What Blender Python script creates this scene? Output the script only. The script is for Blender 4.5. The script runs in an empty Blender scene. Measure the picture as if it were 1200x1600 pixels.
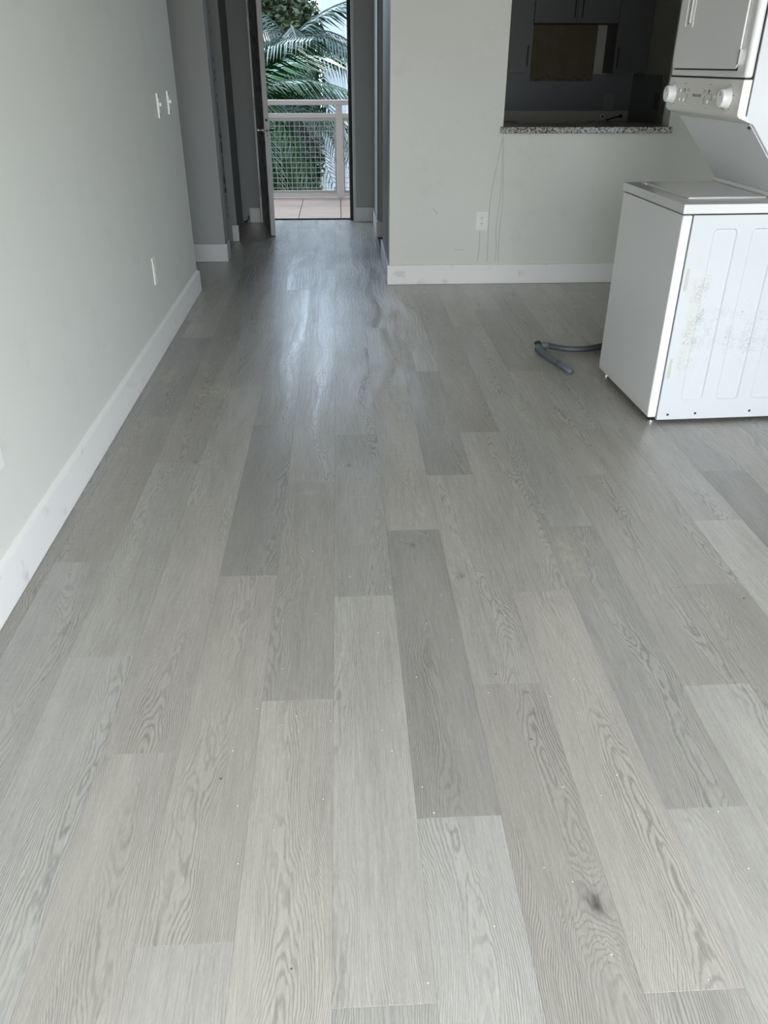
import bpy, math, random
from mathutils import Vector, Matrix
random.seed(7)
SC = bpy.context.scene
COL = SC.collection
R = math.radians

# ------------------------------------------------------------------ camera
CAM_H = 1.43
FPX = 1230.7
cd = bpy.data.cameras.new('camera')
cam = bpy.data.objects.new('camera', cd); COL.objects.link(cam)
cd.sensor_fit = 'VERTICAL'; cd.sensor_height = 36.0; cd.lens = FPX / 1600.0 * 36.0
cd.clip_start = 0.02; cd.clip_end = 200
yaw, pitch, roll = R(3.032), R(29.726), R(0.1333)
fw = Vector((math.sin(yaw)*math.cos(pitch), math.cos(yaw)*math.cos(pitch), -math.sin(pitch)))
rt = Vector((math.cos(yaw), -math.sin(yaw), 0)); up = rt.cross(fw)
rt2 = rt*math.cos(roll) + up*math.sin(roll); up2 = up*math.cos(roll) - rt*math.sin(roll)
m = Matrix((rt2, up2, -fw)).transposed().to_4x4(); m.translation = Vector((0, 0, CAM_H))
cam.matrix_world = m
SC.camera = cam

# ------------------------------------------------------------------ world, sun, window light, exposure
SC.view_settings.view_transform = 'Standard'; SC.view_settings.look = 'None'
SC.view_settings.exposure = 0.0; SC.view_settings.gamma = 1.0
SC.view_settings.use_curve_mapping = False
w = bpy.data.worlds.new('sky'); SC.world = w; w.use_nodes = True
bg = w.node_tree.nodes['Background']
bg.inputs['Color'].default_value = (0.66, 0.82, 1.0, 1)
bg.inputs['Strength'].default_value = 7.0

def light(name, kind, loc, rot, energy, color=(1, 1, 1), **kw):
    d = bpy.data.lights.new(name, kind); d.energy = energy; d.color = color
    for k, v in kw.items(): setattr(d, k, v)
    o = bpy.data.objects.new(name, d); COL.objects.link(o); o.location = loc; o.rotation_euler = rot
    return o
# high soft sun over the courtyard outside the entry (never enters the room)
light('sun', 'SUN', (4, 20, 20), (R(-28), R(22), 0), 2.0, (1.0, 0.96, 0.9), angle=R(6))
# daylight through the big window behind the camera
light('window_daylight', 'AREA', (0.6, -1.62, 1.15), (R(74), 0, 0), 86, (1.0, 0.935, 0.845),
      shape='RECTANGLE', size=2.8, size_y=2.0, spread=R(150))
light('added_side_fill', 'AREA', (3.46, 0.15, 1.20), (R(80), 0, R(90)), 34, (1.0, 0.95, 0.87),  # fill added through an unseen side opening to brighten the left wall
      shape='RECTANGLE', size=1.9, size_y=1.9)
pl = light('entry_sky_portal', 'AREA', (-0.34, 8.75, 1.2), (R(-90), 0, 0), 1.0, shape='RECTANGLE', size=0.88, size_y=2.3)
pl.data.cycles.is_portal = True

# ------------------------------------------------------------------ materials
class NT:
    """tiny node helper"""
    def __init__(s, name):
        s.m = bpy.data.materials.new(name); s.m.use_nodes = True
        s.t = s.m.node_tree; s.b = s.t.nodes['Principled BSDF']
    def n(s, typ, **kw):
        nd = s.t.nodes.new(typ)
        for k, v in kw.items(): setattr(nd, k, v)
        return nd
    def link(s, a, b): s.t.links.new(a, b)
    def put(s, sock, v):
        if isinstance(v, (int, float)): sock.default_value = v
        elif isinstance(v, tuple): sock.default_value = v
        else: s.link(v, sock)
    def math(s, op, a, b=0.0, c=0.0, clamp=False):
        nd = s.n('ShaderNodeMath', operation=op); nd.use_clamp = clamp
        s.put(nd.inputs[0], a); s.put(nd.inputs[1], b); s.put(nd.inputs[2], c)
        return nd.outputs[0]
    def xyz(s, x, y, z):
        nd = s.n('ShaderNodeCombineXYZ')
        s.put(nd.inputs[0], x); s.put(nd.inputs[1], y); s.put(nd.inputs[2], z)
        return nd.outputs[0]
    def sep(s, v):
        nd = s.n('ShaderNodeSeparateXYZ'); s.link(v, nd.inputs[0]); return nd.outputs
    def noise(s, vec, scale, detail=2.0, rough=0.5):
        nd = s.n('ShaderNodeTexNoise'); s.link(vec, nd.inputs['Vector'])
        nd.inputs['Scale'].default_value = scale; nd.inputs['Detail'].default_value = detail
        nd.inputs['Roughness'].default_value = rough
        return nd.outputs['Fac']
    def ramp(s, f, a, b, ca=(0, 0, 0, 1), cb=(1, 1, 1, 1)):
        nd = s.n('ShaderNodeMapRange'); s.put(nd.inputs[0], f)
        nd.inputs[1].default_value = a; nd.inputs[2].default_value = b
        return nd.outputs[0]
    def mix(s, f, a, b):
        nd = s.n('ShaderNodeMix', data_type='RGBA'); s.put(nd.inputs[0], f); s.put(nd.inputs[6], a); s.put(nd.inputs[7], b)
        return nd.outputs[2]
    def bump(s, h, strength, dist):
        nd = s.n('ShaderNodeBump'); s.link(h, nd.inputs['Height'])
        nd.inputs['Strength'].default_value = strength; nd.inputs['Distance'].default_value = dist
        s.link(nd.outputs[0], s.b.inputs['Normal'])
    def pos(s): return s.n('ShaderNodeNewGeometry').outputs['Position']
    def obj(s): return s.n('ShaderNodeTexCoord').outputs['Object']

def c4(c): return (c[0], c[1], c[2], 1.0)

def plain(name, col, rough=0.5, metal=0.0, var=0.04, vscale=12.0, bump=0.0, spec=0.5, coat=0.0):
    k = NT(name); p = k.obj(); f = k.noise(p, vscale, 3)
    a = tuple(c*(1-var) for c in col); b = tuple(min(1, c*(1+var)) for c in col)
    k.link(k.mix(f, c4(a), c4(b)), k.b.inputs['Base Color'])
    k.b.inputs['Roughness'].default_value = rough; k.b.inputs['Metallic'].default_value = metal
    k.b.inputs['Specular IOR Level'].default_value = spec
    if coat: k.b.inputs['Coat Weight'].default_value = coat; k.b.inputs['Coat Roughness'].default_value = 0.08
    if bump: k.bump(k.noise(p, 260, 2), bump, 0.001)
    return k.m

def wall_mat(name, col, smear=0.05):
    k = NT(name); p = k.pos()
    n1 = k.noise(p, 1.6, 3); n2 = k.noise(p, 9.0, 4, 0.7)
    sc = k.math('MULTIPLY', k.ramp(n2, 0.66, 0.8), smear, clamp=True)
    base = k.mix(n1, c4(tuple(c*0.96 for c in col)), c4(tuple(min(1, c*1.03) for c in col)))
    n3 = k.noise(p, 3.3, 5, 0.75)
    sc = k.math('ADD', sc, k.math('MULTIPLY', k.ramp(n3, 0.56, 0.75), 0.14), clamp=True)
    dirty = k.mix(sc, base, (0.30, 0.30, 0.27, 1))
    # small paint chips and specks
    v = k.n('ShaderNodeTexVoronoi'); k.link(p, v.inputs['Vector']); v.inputs['Scale'].default_value = 3.2
    spk = k.math('LESS_THAN', v.outputs['Distance'], 0.012)
    k.link(k.mix(k.math('MULTIPLY', spk, 0.5), dirty, (0.5, 0.5, 0.46, 1)), k.b.inputs['Base Color'])
    k.b.inputs['Roughness'].default_value = 0.55
    k.bump(k.noise(p, 90, 3, 0.6), 0.12, 0.002)
    return k.m

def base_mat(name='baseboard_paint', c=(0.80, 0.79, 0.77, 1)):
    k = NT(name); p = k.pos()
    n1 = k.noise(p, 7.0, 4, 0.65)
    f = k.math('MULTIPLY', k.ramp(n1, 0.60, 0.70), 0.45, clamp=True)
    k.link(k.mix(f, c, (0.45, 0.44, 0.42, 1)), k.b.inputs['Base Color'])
    k.b.inputs['Roughness'].default_value = 0.42
    return k.m

KNOTS = [(0.466, 0.936, 0.020), (0.219, 2.268, 0.013), (0.361, 2.076, 0.012), (0.009, 2.892, 0.010), (-0.62, 2.95, 0.012)]
def plank_mat():
    k = NT('grey_oak_plank'); P = k.pos(); px, py, pz = k.sep(P)
    oi = k.n('ShaderNodeObjectInfo'); sc = k.n('ShaderNodeSeparateColor'); k.link(oi.outputs['Color'], sc.inputs[0])
    tone, rnd, hue = sc.outputs[0], sc.outputs[1], sc.outputs[2]
    ox = k.math('MULTIPLY_ADD', rnd, 53.0, px); oy = k.math('MULTIPLY_ADD', rnd, 31.0, py)
    oz = k.math('MULTIPLY', rnd, 17.0)
    lx, ly, lz = k.sep(k.obj())
    # cathedral grain: parabolic growth rings whose axis wanders along the board
    axis = k.math('MULTIPLY', k.math('SUBTRACT', k.noise(k.xyz(oy, oz, 3.0), 1.3, 1.0), 0.5), 0.22)
    off = k.math('MULTIPLY', k.math('SUBTRACT', k.math('FRACT', k.math('MULTIPLY', rnd, 7.31)), 0.5), 0.17)
    cx = k.math('SUBTRACT', k.math('SUBTRACT', lx, axis), off)
    field = k.noise(k.xyz(k.math('MULTIPLY', ox, 12.0), k.math('MULTIPLY', oy, 2.6), oz), 1.0, 2.0, 0.5)
    wob = k.noise(k.xyz(k.math('MULTIPLY', ox, 60.0), k.math('MULTIPLY', oy, 16.0), oz), 1.0, 2.0, 0.6)
    F = k.math('MULTIPLY', k.math('MULTIPLY', cx, cx), 2600.0)
    F = k.math('DIVIDE', F, k.math('SQRT', k.math('MULTIPLY_ADD', k.math('MULTIPLY', cx, cx), 110.0, 1.0)))
    F = k.math('MULTIPLY_ADD', field, 11.0, F)
    F = k.math('MULTIPLY_ADD', wob, 1.5, F)
    F = k.math('MULTIPLY_ADD', ly, k.math('MULTIPLY', k.math('SUBTRACT', k.math('FRACT', k.math('MULTIPLY', rnd, 3.77)), 0.5), 30.0), F)
    core = None
    for (kx, ky, r) in KNOTS:
        dx = k.math('SUBTRACT', px, kx); dy = k.math('MULTIPLY', k.math('SUBTRACT', py, ky), 0.62)
        d2 = k.math('ADD', k.math('MULTIPLY', dx, dx), k.math('MULTIPLY', dy, dy))
        d2 = k.math('MULTIPLY', d2, k.math('MULTIPLY_ADD', k.math('SUBTRACT', wob, 0.5), 1.6, 1.0))
        g = k.math('EXPONENT', k.math('MULTIPLY', d2, -1.0/(2*(r*2.2)**2)))
        F = k.math('MULTIPLY_ADD', g, 9.0, F)
        g2 = k.math('EXPONENT', k.math('MULTIPLY', d2, -1.0/(2*(r*0.55)**2)))
        g2 = k.math('MULTIPLY', g2, 1.0 if r > .015 else .6)
        core = g2 if core is None else k.math('ADD', core, g2)
    ring = k.math('SINE', k.math('MULTIPLY', F, 6.2832))
    ring = k.ramp(ring, -0.1, 1.0)
    # rings fade in and out over a plank
    amp = k.ramp(k.noise(k.xyz(k.math('MULTIPLY', ox, 9.0), k.math('MULTIPLY', oy, 1.4), k.math('ADD', oz, 4.0)), 1.0, 2.0), 0.34, 0.62)
    line = k.math('MULTIPLY', ring, amp)
    fine = k.noise(k.xyz(k.math('MULTIPLY', ox, 210.0), k.math('MULTIPLY', oy, 9.0), oz), 1.0, 3.0, 0.7)
    pore = k.noise(k.xyz(k.math('MULTIPLY', ox, 420.0), k.math('MULTIPLY', oy, 60.0), oz), 1.0, 2.0, 0.8)
    broad = k.noise(k.xyz(k.math('MULTIPLY', ox, 14.0), k.math('MULTIPLY', oy, 1.6), oz), 1.0, 3.0, 0.6)
    d = k.math('MULTIPLY', line, -0.30)
    d = k.math('MULTIPLY_ADD', k.math('SUBTRACT', fine, 0.5), 0.55, d)
    d = k.math('MULTIPLY_ADD', k.math('SUBTRACT', pore, 0.5), 0.35, d)
    d = k.math('MULTIPLY_ADD', k.math('SUBTRACT', broad, 0.5), 0.26, d)
    d = k.math('MULTIPLY_ADD', core, -0.55, d)
    val = k.math('MULTIPLY', k.math('ADD', d, 1.0), tone)
    base = k.mix(hue, (0.388, 0.360, 0.320, 1), (0.368, 0.357, 0.332, 1))
    vm = k.n('ShaderNodeVectorMath', operation='SCALE'); k.link(base, vm.inputs[0]); k.link(val, vm.inputs['Scale'])
    colr = vm.outputs[0]
    # yellowish glue smears along a few boards
    smear = None
    for (sx, sy, ax, ay) in [(0.029, 2.618, 0.035, 0.007), (-0.02, 2.395, 0.022, 0.006), (-0.14, 2.66, 0.03, 0.012),
                             (0.828, 4.45, 0.02, 0.30), (0.83, 3.40, 0.022, 0.26), (0.735, 2.17, 0.03, 0.12),
                             (-0.64, 3.75, 0.10, 0.10), (-0.93, 4.0, 0.05, 0.12)]:
        dx = k.math('MULTIPLY', k.math('SUBTRACT', px, sx), 1.0/ax); dy = k.math('MULTIPLY', k.math('SUBTRACT', py, sy), 1.0/ay)
        g = k.math('EXPONENT', k.math('MULTIPLY', k.math('ADD', k.math('MULTIPLY', dx, dx), k.math('MULTIPLY', dy, dy)), -1.0))
        smear = g if smear is None else k.math('ADD', smear, g)
    sn = k.ramp(k.noise(P, 26.0, 4, 0.7), 0.40, 0.70)
    sf = k.math('MULTIPLY', k.math('MULTIPLY', smear, sn), 0.55, clamp=True)
    colr = k.mix(sf, colr, (0.62, 0.58, 0.36, 1))
    k.link(colr, k.b.inputs['Base Color'])
    film = k.noise(P, 2.5, 2, 0.5)
    k.link(k.math('MULTIPLY_ADD', film, 0.03, 0.25), k.b.inputs['Roughness'])
    k.b.inputs['Specular IOR Level'].default_value = 0.5
    cloud = k.noise(k.xyz(k.math('MULTIPLY', px, 30.0), k.math('MULTIPLY', py, 70.0), 0.0), 1.0, 4.0, 0.7)
    h = k.math('MULTIPLY_ADD', fine, 0.35, k.math('MULTIPLY', ring, -0.8))
    h = k.math('MULTIPLY_ADD', cloud, 0.9, h)
    k.bump(h, 0.6, 0.0005)
    k.b.inputs['Coat Weight'].default_value = 0.6; k.b.inputs['Coat Roughness'].default_value = 0.22
    b2 = k.n('ShaderNodeBump'); coarse = k.ramp(k.math('SINE', k.math('MULTIPLY', k.math('MULTIPLY_ADD', wob, 2.5, F), 6.2832/6.0)), 0.3, 1.0)
    cl2 = k.noise(k.xyz(k.math('MULTIPLY', px, 14.0), k.math('MULTIPLY', py, 34.0), 0.0), 1.0, 5.0, 0.7)
    h2 = k.math('MULTIPLY_ADD', cl2, 3.2, k.math('MULTIPLY', coarse, -1.1))
    k.link(h2, b2.inputs['Height']); b2.inputs['Strength'].default_value = 0.9; b2.inputs['Distance'].default_value = 0.0026
    k.link(b2.outputs[0], k.b.inputs['Coat Normal'])
    return k.m

def enamel(name, col, rough=0.22, dirt=None):
    k = NT(name); p = k.obj(); x, y, z = k.sep(p)
    n = k.noise(p, 3.0, 2)
    base = k.mix(n, c4(tuple(c*0.98 for c in col)), c4(col))
    if dirt:
        def band(c, lo, hi, s):
            return k.math('MULTIPLY', k.ramp(c, lo, lo+s), k.math('SUBTRACT', 1.0, k.ramp(c, hi-s, hi)))
        # speckles: two voronoi scales masked to the worn band
        mask = None
        for (x0, x1, z0, z1, a) in [(0.07, 0.20, 0.16, 0.74, 1.0), (0.10, 0.62, 0.22, 0.60, 0.75)]:
            mm = k.math('MULTIPLY', k.math('MULTIPLY', band(x, x0, x1, 0.04), band(z, z0, z1, 0.10)), a)
            mask = mm if mask is None else k.math('MAXIMUM', mask, mm)
        dn = k.ramp(k.noise(p, 14.0, 4, 0.7), 0.34, 0.58)
        mask = k.math('MULTIPLY', mask, dn)
        tot = None
        for sc_, th in ((150.0, 0.31), (60.0, 0.20), (260.0, 0.42)):
            v = k.n('ShaderNodeTexVoronoi'); k.link(p, v.inputs['Vector']); v.inputs['Scale'].default_value = sc_
            v.inputs['Randomness'].default_value = 1.0
            s2 = k.math('LESS_THAN', v.outputs['Distance'], k.math('MULTIPLY', mask, th))
            tot = s2 if tot is None else k.math('MAXIMUM', tot, s2)
        base = k.mix(k.math('MULTIPLY', tot, 0.6), base, (0.17, 0.14, 0.10, 1))
        sm = k.math('MULTIPLY', k.math('MULTIPLY', band(x, 0.06, 0.17, 0.045), band(z, 0.12, 0.80, 0.2)), k.ramp(k.noise(p, 20.0, 4, 0.7), 0.40, 0.68))
        base = k.mix(k.math('MULTIPLY', sm, 0.45), base, (0.55, 0.50, 0.38, 1))
    k.link(base, k.b.inputs['Base Color'])
    k.b.inputs['Roughness'].default_value = rough
    k.b.inputs['Coat Weight'].default_value = 0.3; k.b.inputs['Coat Roughness'].default_value = 0.1
    return k.m

def granite():
    k = NT('speckled_granite'); p = k.obj()
    v = k.n('ShaderNodeTexVoronoi'); k.link(p, v.inputs['Vector']); v.inputs['Scale'].default_value = 190
    s = k.sep(v.outputs['Color'])[0]
    v2 = k.n('ShaderNodeTexVoronoi'); k.link(p, v2.inputs['Vector']); v2.inputs['Scale'].default_value = 110
    s2 = k.sep(v2.outputs['Color'])[1]
    c = k.mix(k.ramp(s, 0.45, 0.55), (0.15, 0.14, 0.13, 1), (0.47, 0.46, 0.43, 1))
    c = k.mix(k.ramp(s2, 0.80, 0.84), c, (0.03, 0.028, 0.03, 1))
    c = k.mix(k.math('MULTIPLY', k.ramp(s2, 0.10, 0.04), 0.4), c, (0.30, 0.17, 0.13, 1))
    k.link(c, k.b.inputs['Base Color']); k.b.inputs['Roughness'].default_value = 0.2
    return k.m

def tile_mat():
    k = NT('balcony_wood_tile'); P = k.pos(); x, y, z = k.sep(P)
    n = k.noise(k.xyz(k.math('MULTIPLY', x, 3.0), k.math('MULTIPLY', y, 34.0), z), 1.0, 4, 0.65)
    k.link(k.mix(k.ramp(n, 0.3, 0.7), (0.20, 0.14, 0.11, 1), (0.35, 0.26, 0.21, 1)), k.b.inputs['Base Color'])
    k.b.inputs['Roughness'].default_value = 0.35
    return k.m

def leaf_mat(name, a, b, rough=0.4, trans=0.0):
    k = NT(name); p = k.pos(); n = k.noise(p, 2.3, 3, 0.7)
    k.link(k.mix(k.ramp(n, 0.3, 0.7), c4(a), c4(b)), k.b.inputs['Base Color'])
    k.b.inputs['Roughness'].default_value = rough
    k.b.inputs['Specular IOR Level'].default_value = 0.2
    return k.m

def jamb_mat():
    k = NT('worn_jamb_paint'); p = k.obj()
    n = k.noise(p, 11.0, 5, 0.75)
    k.link(k.mix(k.ramp(n, 0.52, 0.60), (0.34, 0.34, 0.33, 1), (0.05, 0.045, 0.04, 1)), k.b.inputs['Base Color'])
    k.b.inputs['Roughness'].default_value = 0.6
    return k.m

M = dict(
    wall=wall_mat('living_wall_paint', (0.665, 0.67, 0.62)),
    hall=wall_mat('hall_wall_shaded_paint', (0.29, 0.295, 0.28)),  # wall paint darkened, with the hall's dim light put into its colour
    recess=wall_mat('recess_darker_tone', (0.19, 0.195, 0.19)),  # wall finish in a darker tone than the other hall walls
    hallbase=plain('jamb_white_paint', (0.62, 0.62, 0.60), 0.45),
    ceil=plain('ceiling_paint', (0.40, 0.40, 0.38), 0.8),
    base=base_mat(), hallbb=base_mat('hall_baseboard_shaded_paint', (0.52, 0.52, 0.51, 1)), plank=plank_mat(),  # hallbb: baseboard white lowered so the colour carries the hall shade
    sub=plain('subfloor_joint', (0.10, 0.09, 0.08), 0.9),
    enamel=enamel('white_enamel', (0.75, 0.75, 0.74)),
    side=enamel('white_side_panel', (0.60, 0.615, 0.63), 0.38, dirt=True),
    patch=plain('yellowed_adhesive', (0.50, 0.51, 0.45), 0.6),
    deck=enamel('deck_enamel', (0.66, 0.66, 0.655)),
    console=enamel('warm_console_plastic', (0.74, 0.73, 0.68), 0.3),
    slope=enamel('slope_panel_enamel', (0.70, 0.71, 0.72), 0.25),
    knob=plain('white_knob_plastic', (0.86, 0.86, 0.86), 0.28, var=0.01, coat=0.3),
    dark=plain('dark_gap', (0.02, 0.02, 0.02), 0.8),
    print_=plain('grey_print', (0.16, 0.16, 0.16), 0.6),
    steel=plain('brushed_steel', (0.55, 0.55, 0.54), 0.35, 1.0),
    hose=plain('grey_corrugated_plastic', (0.07, 0.08, 0.09), 0.45),
    cuff=plain('grey_rubber_cuff', (0.115, 0.14, 0.16), 0.4),
    plate=plain('white_switch_plastic', (0.78, 0.78, 0.74), 0.35, var=0.01),
    gplate=plain('grey_cover_plate', (0.24, 0.25, 0.255), 0.4),
    slot=plain('outlet_slot', (0.04, 0.04, 0.04), 0.7),
    granite=granite(),
    cab=plain('grey_cabinet_laminate', (0.12, 0.126, 0.123), 0.45),
    cabin=plain('cabinet_side_brown', (0.10, 0.09, 0.075), 0.6),
    handle=plain('black_bar_handle', (0.012, 0.012, 0.012), 0.4, 0.3),
    splash=plain('grey_backsplash', (0.17, 0.18, 0.185), 0.4, var=0.06, vscale=3),
    brown=plain('bare_brown_board', (0.13, 0.11, 0.065), 0.85, var=0.25, vscale=9),
    kwall=wall_mat('kitchen_wall_paint', (0.46, 0.45, 0.39)),
    door=plain('door_paint', (0.42, 0.42, 0.41), 0.45),
    doorface=jamb_mat(),
    rail=plain('rail_cream_paint', (0.45, 0.39, 0.36), 0.4),
    wire=plain('wire_mesh_paint', (0.30, 0.28, 0.25), 0.4),
    tile=tile_mat(),
    grout=plain('black_grout', (0.015, 0.013, 0.013), 0.9),
    stucco=plain('white_stucco', (0.31, 0.325, 0.335), 0.8),
    palm=leaf_mat('palm_leaf', (0.002, 0.016, 0.003), (0.010, 0.050, 0.010), 0.30),
    palm2=leaf_mat('grey_palm_leaf', (0.006, 0.016, 0.010), (0.024, 0.045, 0.033), 0.35),
    leaf=leaf_mat('broad_leaf', (0.008, 0.018, 0.006), (0.055, 0.065, 0.03), 0.45),
    hedge=leaf_mat('dark_hedge_leaf', (0.003, 0.007, 0.002), (0.012, 0.022, 0.005), 0.5),
    bark=plain('grey_bark', (0.03, 0.027, 0.02), 0.9, var=0.3),
    grass=plain('ground_grass', (0.02, 0.03, 0.012), 0.9, var=0.3),
    dust=plain('white_dust', (0.85, 0.85, 0.82), 0.8),
    grit=plain('dark_grit', (0.06, 0.055, 0.05), 0.8),
    streak=plain('dirt_streak', (0.40, 0.40, 0.35), 0.8),
    alum=plain('window_aluminium', (0.7, 0.7, 0.7), 0.4, 0.6),
)

# ------------------------------------------------------------------ mesh helpers
class MB:
    def __init__(s): s.v = []; s.f = []; s.smooth = False
    def add(s, vs, fs):
        o = len(s.v); s.v += [tuple(v) for v in vs]; s.f += [tuple(i+o for i in f) for f in fs]; return s
    def box(s, x0, x1, y0, y1, z0, z1):
        return s.add([(x0,y0,z0),(x1,y0,z0),(x1,y1,z0),(x0,y1,z0),(x0,y0,z1),(x1,y0,z1),(x1,y1,z1),(x0,y1,z1)],
                     [(0,3,2,1),(4,5,6,7),(0,1,5,4),(1,2,6,5),(2,3,7,6),(3,0,4,7)])
    def prism(s, prof, y0, y1):      # prof: (x, z) counter-clockwise seen from -Y
        n = len(prof)
        vs = [(x, y0, z) for x, z in prof] + [(x, y1, z) for x, z in prof]
        fs = [tuple(range(n)), tuple(range(2*n-1, n-1, -1))]
        fs += [(i, i+n, (i+1) % n + n, (i+1) % n) for i in range(n)]
        return s.add(vs, fs)
    def tube(s, pts, r, n=10, cap=True):
        pts = [Vector(p) for p in pts]; rs = r if isinstance(r, (list, tuple)) else [r]*len(pts)
        vs = []; fs = []
        ref = None
        for i, p in enumerate(pts):
            t = (pts[min(i+1, len(pts)-1)] - pts[max(i-1, 0)]).normalized()
            if ref is None:
                ref = Vector((0, 0, 1)) if abs(t.z) < 0.9 else Vector((1, 0, 0))
            a = t.cross(ref).normalized(); b = a.cross(t).normalized(); ref = b
            for j in range(n):
                q = p + (a*math.cos(2*math.pi*j/n) + b*math.sin(2*math.pi*j/n))*rs[i]; vs.append(q)
        for i in range(len(pts)-1):
            for j in range(n):
                fs.append((i*n+j, i*n+(j+1) % n, (i+1)*n+(j+1) % n, (i+1)*n+j))
        if cap:
            fs.append(tuple(range(n-1, -1, -1))); fs.append(tuple((len(pts)-1)*n+j for j in range(n)))
        return s.add(vs, fs)
    def bar(s, a, b, wx, wz=None):   # square bar between two points
        a = Vector(a); b = Vector(b); wz = wz or wx; t = (b-a).normalized()
        ref = Vector((0, 0, 1)) if abs(t.z) < 0.9 else Vector((0, 1, 0))
        u = t.cross(ref).normalized(); v = u.cross(t).normalized(); vs = []
        for p in (a, b):
            for (i, j) in ((-1, -1), (1, -1), (1, 1), (-1, 1)): vs.append(p + u*(i*wx/2) + v*(j*wz/2))
        return s.add(vs, [(0,3,2,1),(4,5,6,7),(0,1,5,4),(1,2,6,5),(2,3,7,6),(3,0,4,7)])
    def build(s, name, mat, parent=None, bevel=0, seg=2, smooth=False):
        me = bpy.data.meshes.new(name); me.from_pydata(s.v, [], s.f); me.update()
        me.materials.append(mat)
        o = bpy.data.objects.new(name, me); COL.objects.link(o)
        if parent: o.parent = parent
        if smooth:
            for p in me.polygons: p.use_smooth = True
        if bevel:
            b = o.modifiers.new('bevel', 'BEVEL'); b.width = bevel; b.segments = seg; b.limit_method = 'ANGLE'; b.angle_limit = R(40)
            b.harden_normals = False
        return o

def bx(*a): return MB().box(*a)
def empty(name, loc, rz=0):
    o = bpy.data.objects.new(name, None); COL.objects.link(o); o.location = loc; o.rotation_euler = (0, 0, rz); o.empty_display_size = .1
    return o
def tag(o, label=None, cat=None, group=None, kind=None):
    if label: o['label'] = label
    if cat: o['category'] = cat
    if group: o['group'] = group
    if kind: o['kind'] = kind
    return o
def struct(name, mb, mat, bevel=0, label=None):
    o = mb.build(name, mat, None, bevel); o['kind'] = 'structure'
    if label: o['label'] = label
    return o

# ------------------------------------------------------------------ setting
ZC = 2.62
XL = -1.028           # left wall face
YK = 5.90             # wall with the pass-through
XR = 3.30
YB = -1.50
KX = 2.90             # kitchen side wall face
KY = 8.67             # kitchen back wall face
HXR = 0.3466          # hallway right face
HXL = -0.947          # hallway left face

floor = struct('floor', bx(-2.6, XR+.1, YB-.1, 8.69, -0.12, -0.0055), M['sub'], label='grey wood plank floor running from the room to the entry door')
kf = struct('floor.001', bx(0.48, KX+.1, 6.03, KY, -0.0055, 0.0), M['tile'], label='kitchen floor behind the pass-through wall')

# floor planks ------------------------------------------------------
CW = 0.183755; C0 = -0.0483; PL = 1.2165
PHASE = {0: .765, -1: .318, -2: .893, -3: .155, -4: .515, -5: 1.0, -6: .155, 1: 1.152, 2: .352, 3: .763, 4: 1.150, 5: .322, 6: .775, 7: 1.168, 8: .335}
TONE = {(1, 1): .80, (0, 0): 1.0, (0, 1): 1.10, (0, 2): .97, (-1, 1): 1.12, (-1, 2): .93, (-1, 3): 1.0, (-2, 2): .84, (-2, 1): 1.04, (-2, 0): 1.08,
        (-3, 2): 1.02, (-3, 3): 1.1, (-3, 1): 1.03, (-4, 1): 1.08, (-4, 2): 1.03, (-4, 3): .95, (-5, 2): .86, (-5, 3): .84, (-5, 1): 1.0, (-6, 2): .84, (-6, 3): .86,
        (2, 3): .80, (2, 2): 1.02, (2, 1): .90, (3, 3): .83, (3, 2): 1.0, (3, 1): 1.05, (4, 1): .90, (4, 0): 1.05, (4, 2): .97,
        (5, 2): .90, (5, 1): 1.08, (5, 3): 1.0, (5, 4): .85, (7, 1): 1.12, (7, 2): 1.0, (8, 2): .72, (6, 2): .93, (6, 3): .98, (3, 0): .93, (1, 2): 1.0, (1, 0): 1.12}
rp = random.Random(3)
REG = [(XL+.002, XR-.002, YB+.002, 5.757), (XL+.002, XR-.002, 5.757, 5.898), (-2.5, XL+.002, 5.762, 8.688), (XL+.002, HXR-.002, 5.898, 8.688)]
GAP = 0.00012
for c in range(-15, 19):
    x0 = C0 + c*CW; x1 = x0 + CW
    ph = PHASE.get(c, {0: .765, 1: 1.152, 2: .33}[c % 3])
    for i in range(-3, 9):
        # index i: the plank that ends (near end) at ph + (i-1)*PL
        y0 = ph + (i-1)*PL; y1 = y0 + PL
        tone = TONE.get((c, i), rp.choice((.86, .92, .97, 1.0, 1.03, 1.07))); rnd = rp.random(); hue = rp.random()
        segs = []
        for (a, b, cc, d) in REG:
            xa, xb, ya, yb = max(x0+GAP, a), min(x1-GAP, b), max(y0+GAP, cc), min(y1-GAP, d)
            if xb-xa > .004 and yb-ya > .004: segs.append([xa, xb, ya, yb])
        merged = []
        for s in segs:
            for q in merged:
                if abs(q[0]-s[0]) < 1e-6 and abs(q[1]-s[1]) < 1e-6 and abs(q[3]-s[2]) < 1e-3: q[3] = s[3]; break
            else: merged.append(list(s))
        for (xa, xb, ya, yb) in merged:
            if ya > 5.8 and xa > HXR: continue
            if xa < -1.3 and xb <= -1.3 and ya < 5.75: continue
            cx, cy = (xa+xb)/2, (ya+yb)/2
            hx, hy = (xb-xa)/2, (yb-ya)/2; e = 0.0003
            mb = MB().add([(-hx,-hy,-.005),(hx,-hy,-.005),(hx,hy,-.005),(-hx,hy,-.005),
                           (-hx,-hy,-e),(hx,-hy,-e),(hx,hy,-e),(-hx,hy,-e),
                           (-hx+e,-hy+e,0),(hx-e,-hy+e,0),(hx-e,hy-e,0),(-hx+e,hy-e,0)],
                          [(0,1,5,4),(1,2,6,5),(2,3,7,6),(3,0,4,7),(4,5,9,8),(5,6,10,9),(6,7,11,10),(7,4,8,11),(8,9,10,11),(3,2,1,0)])
            o = mb.build('plank', M['plank'], floor); o.location = (cx, cy, 0); o.color = (tone, rnd, hue, 1)

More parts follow.
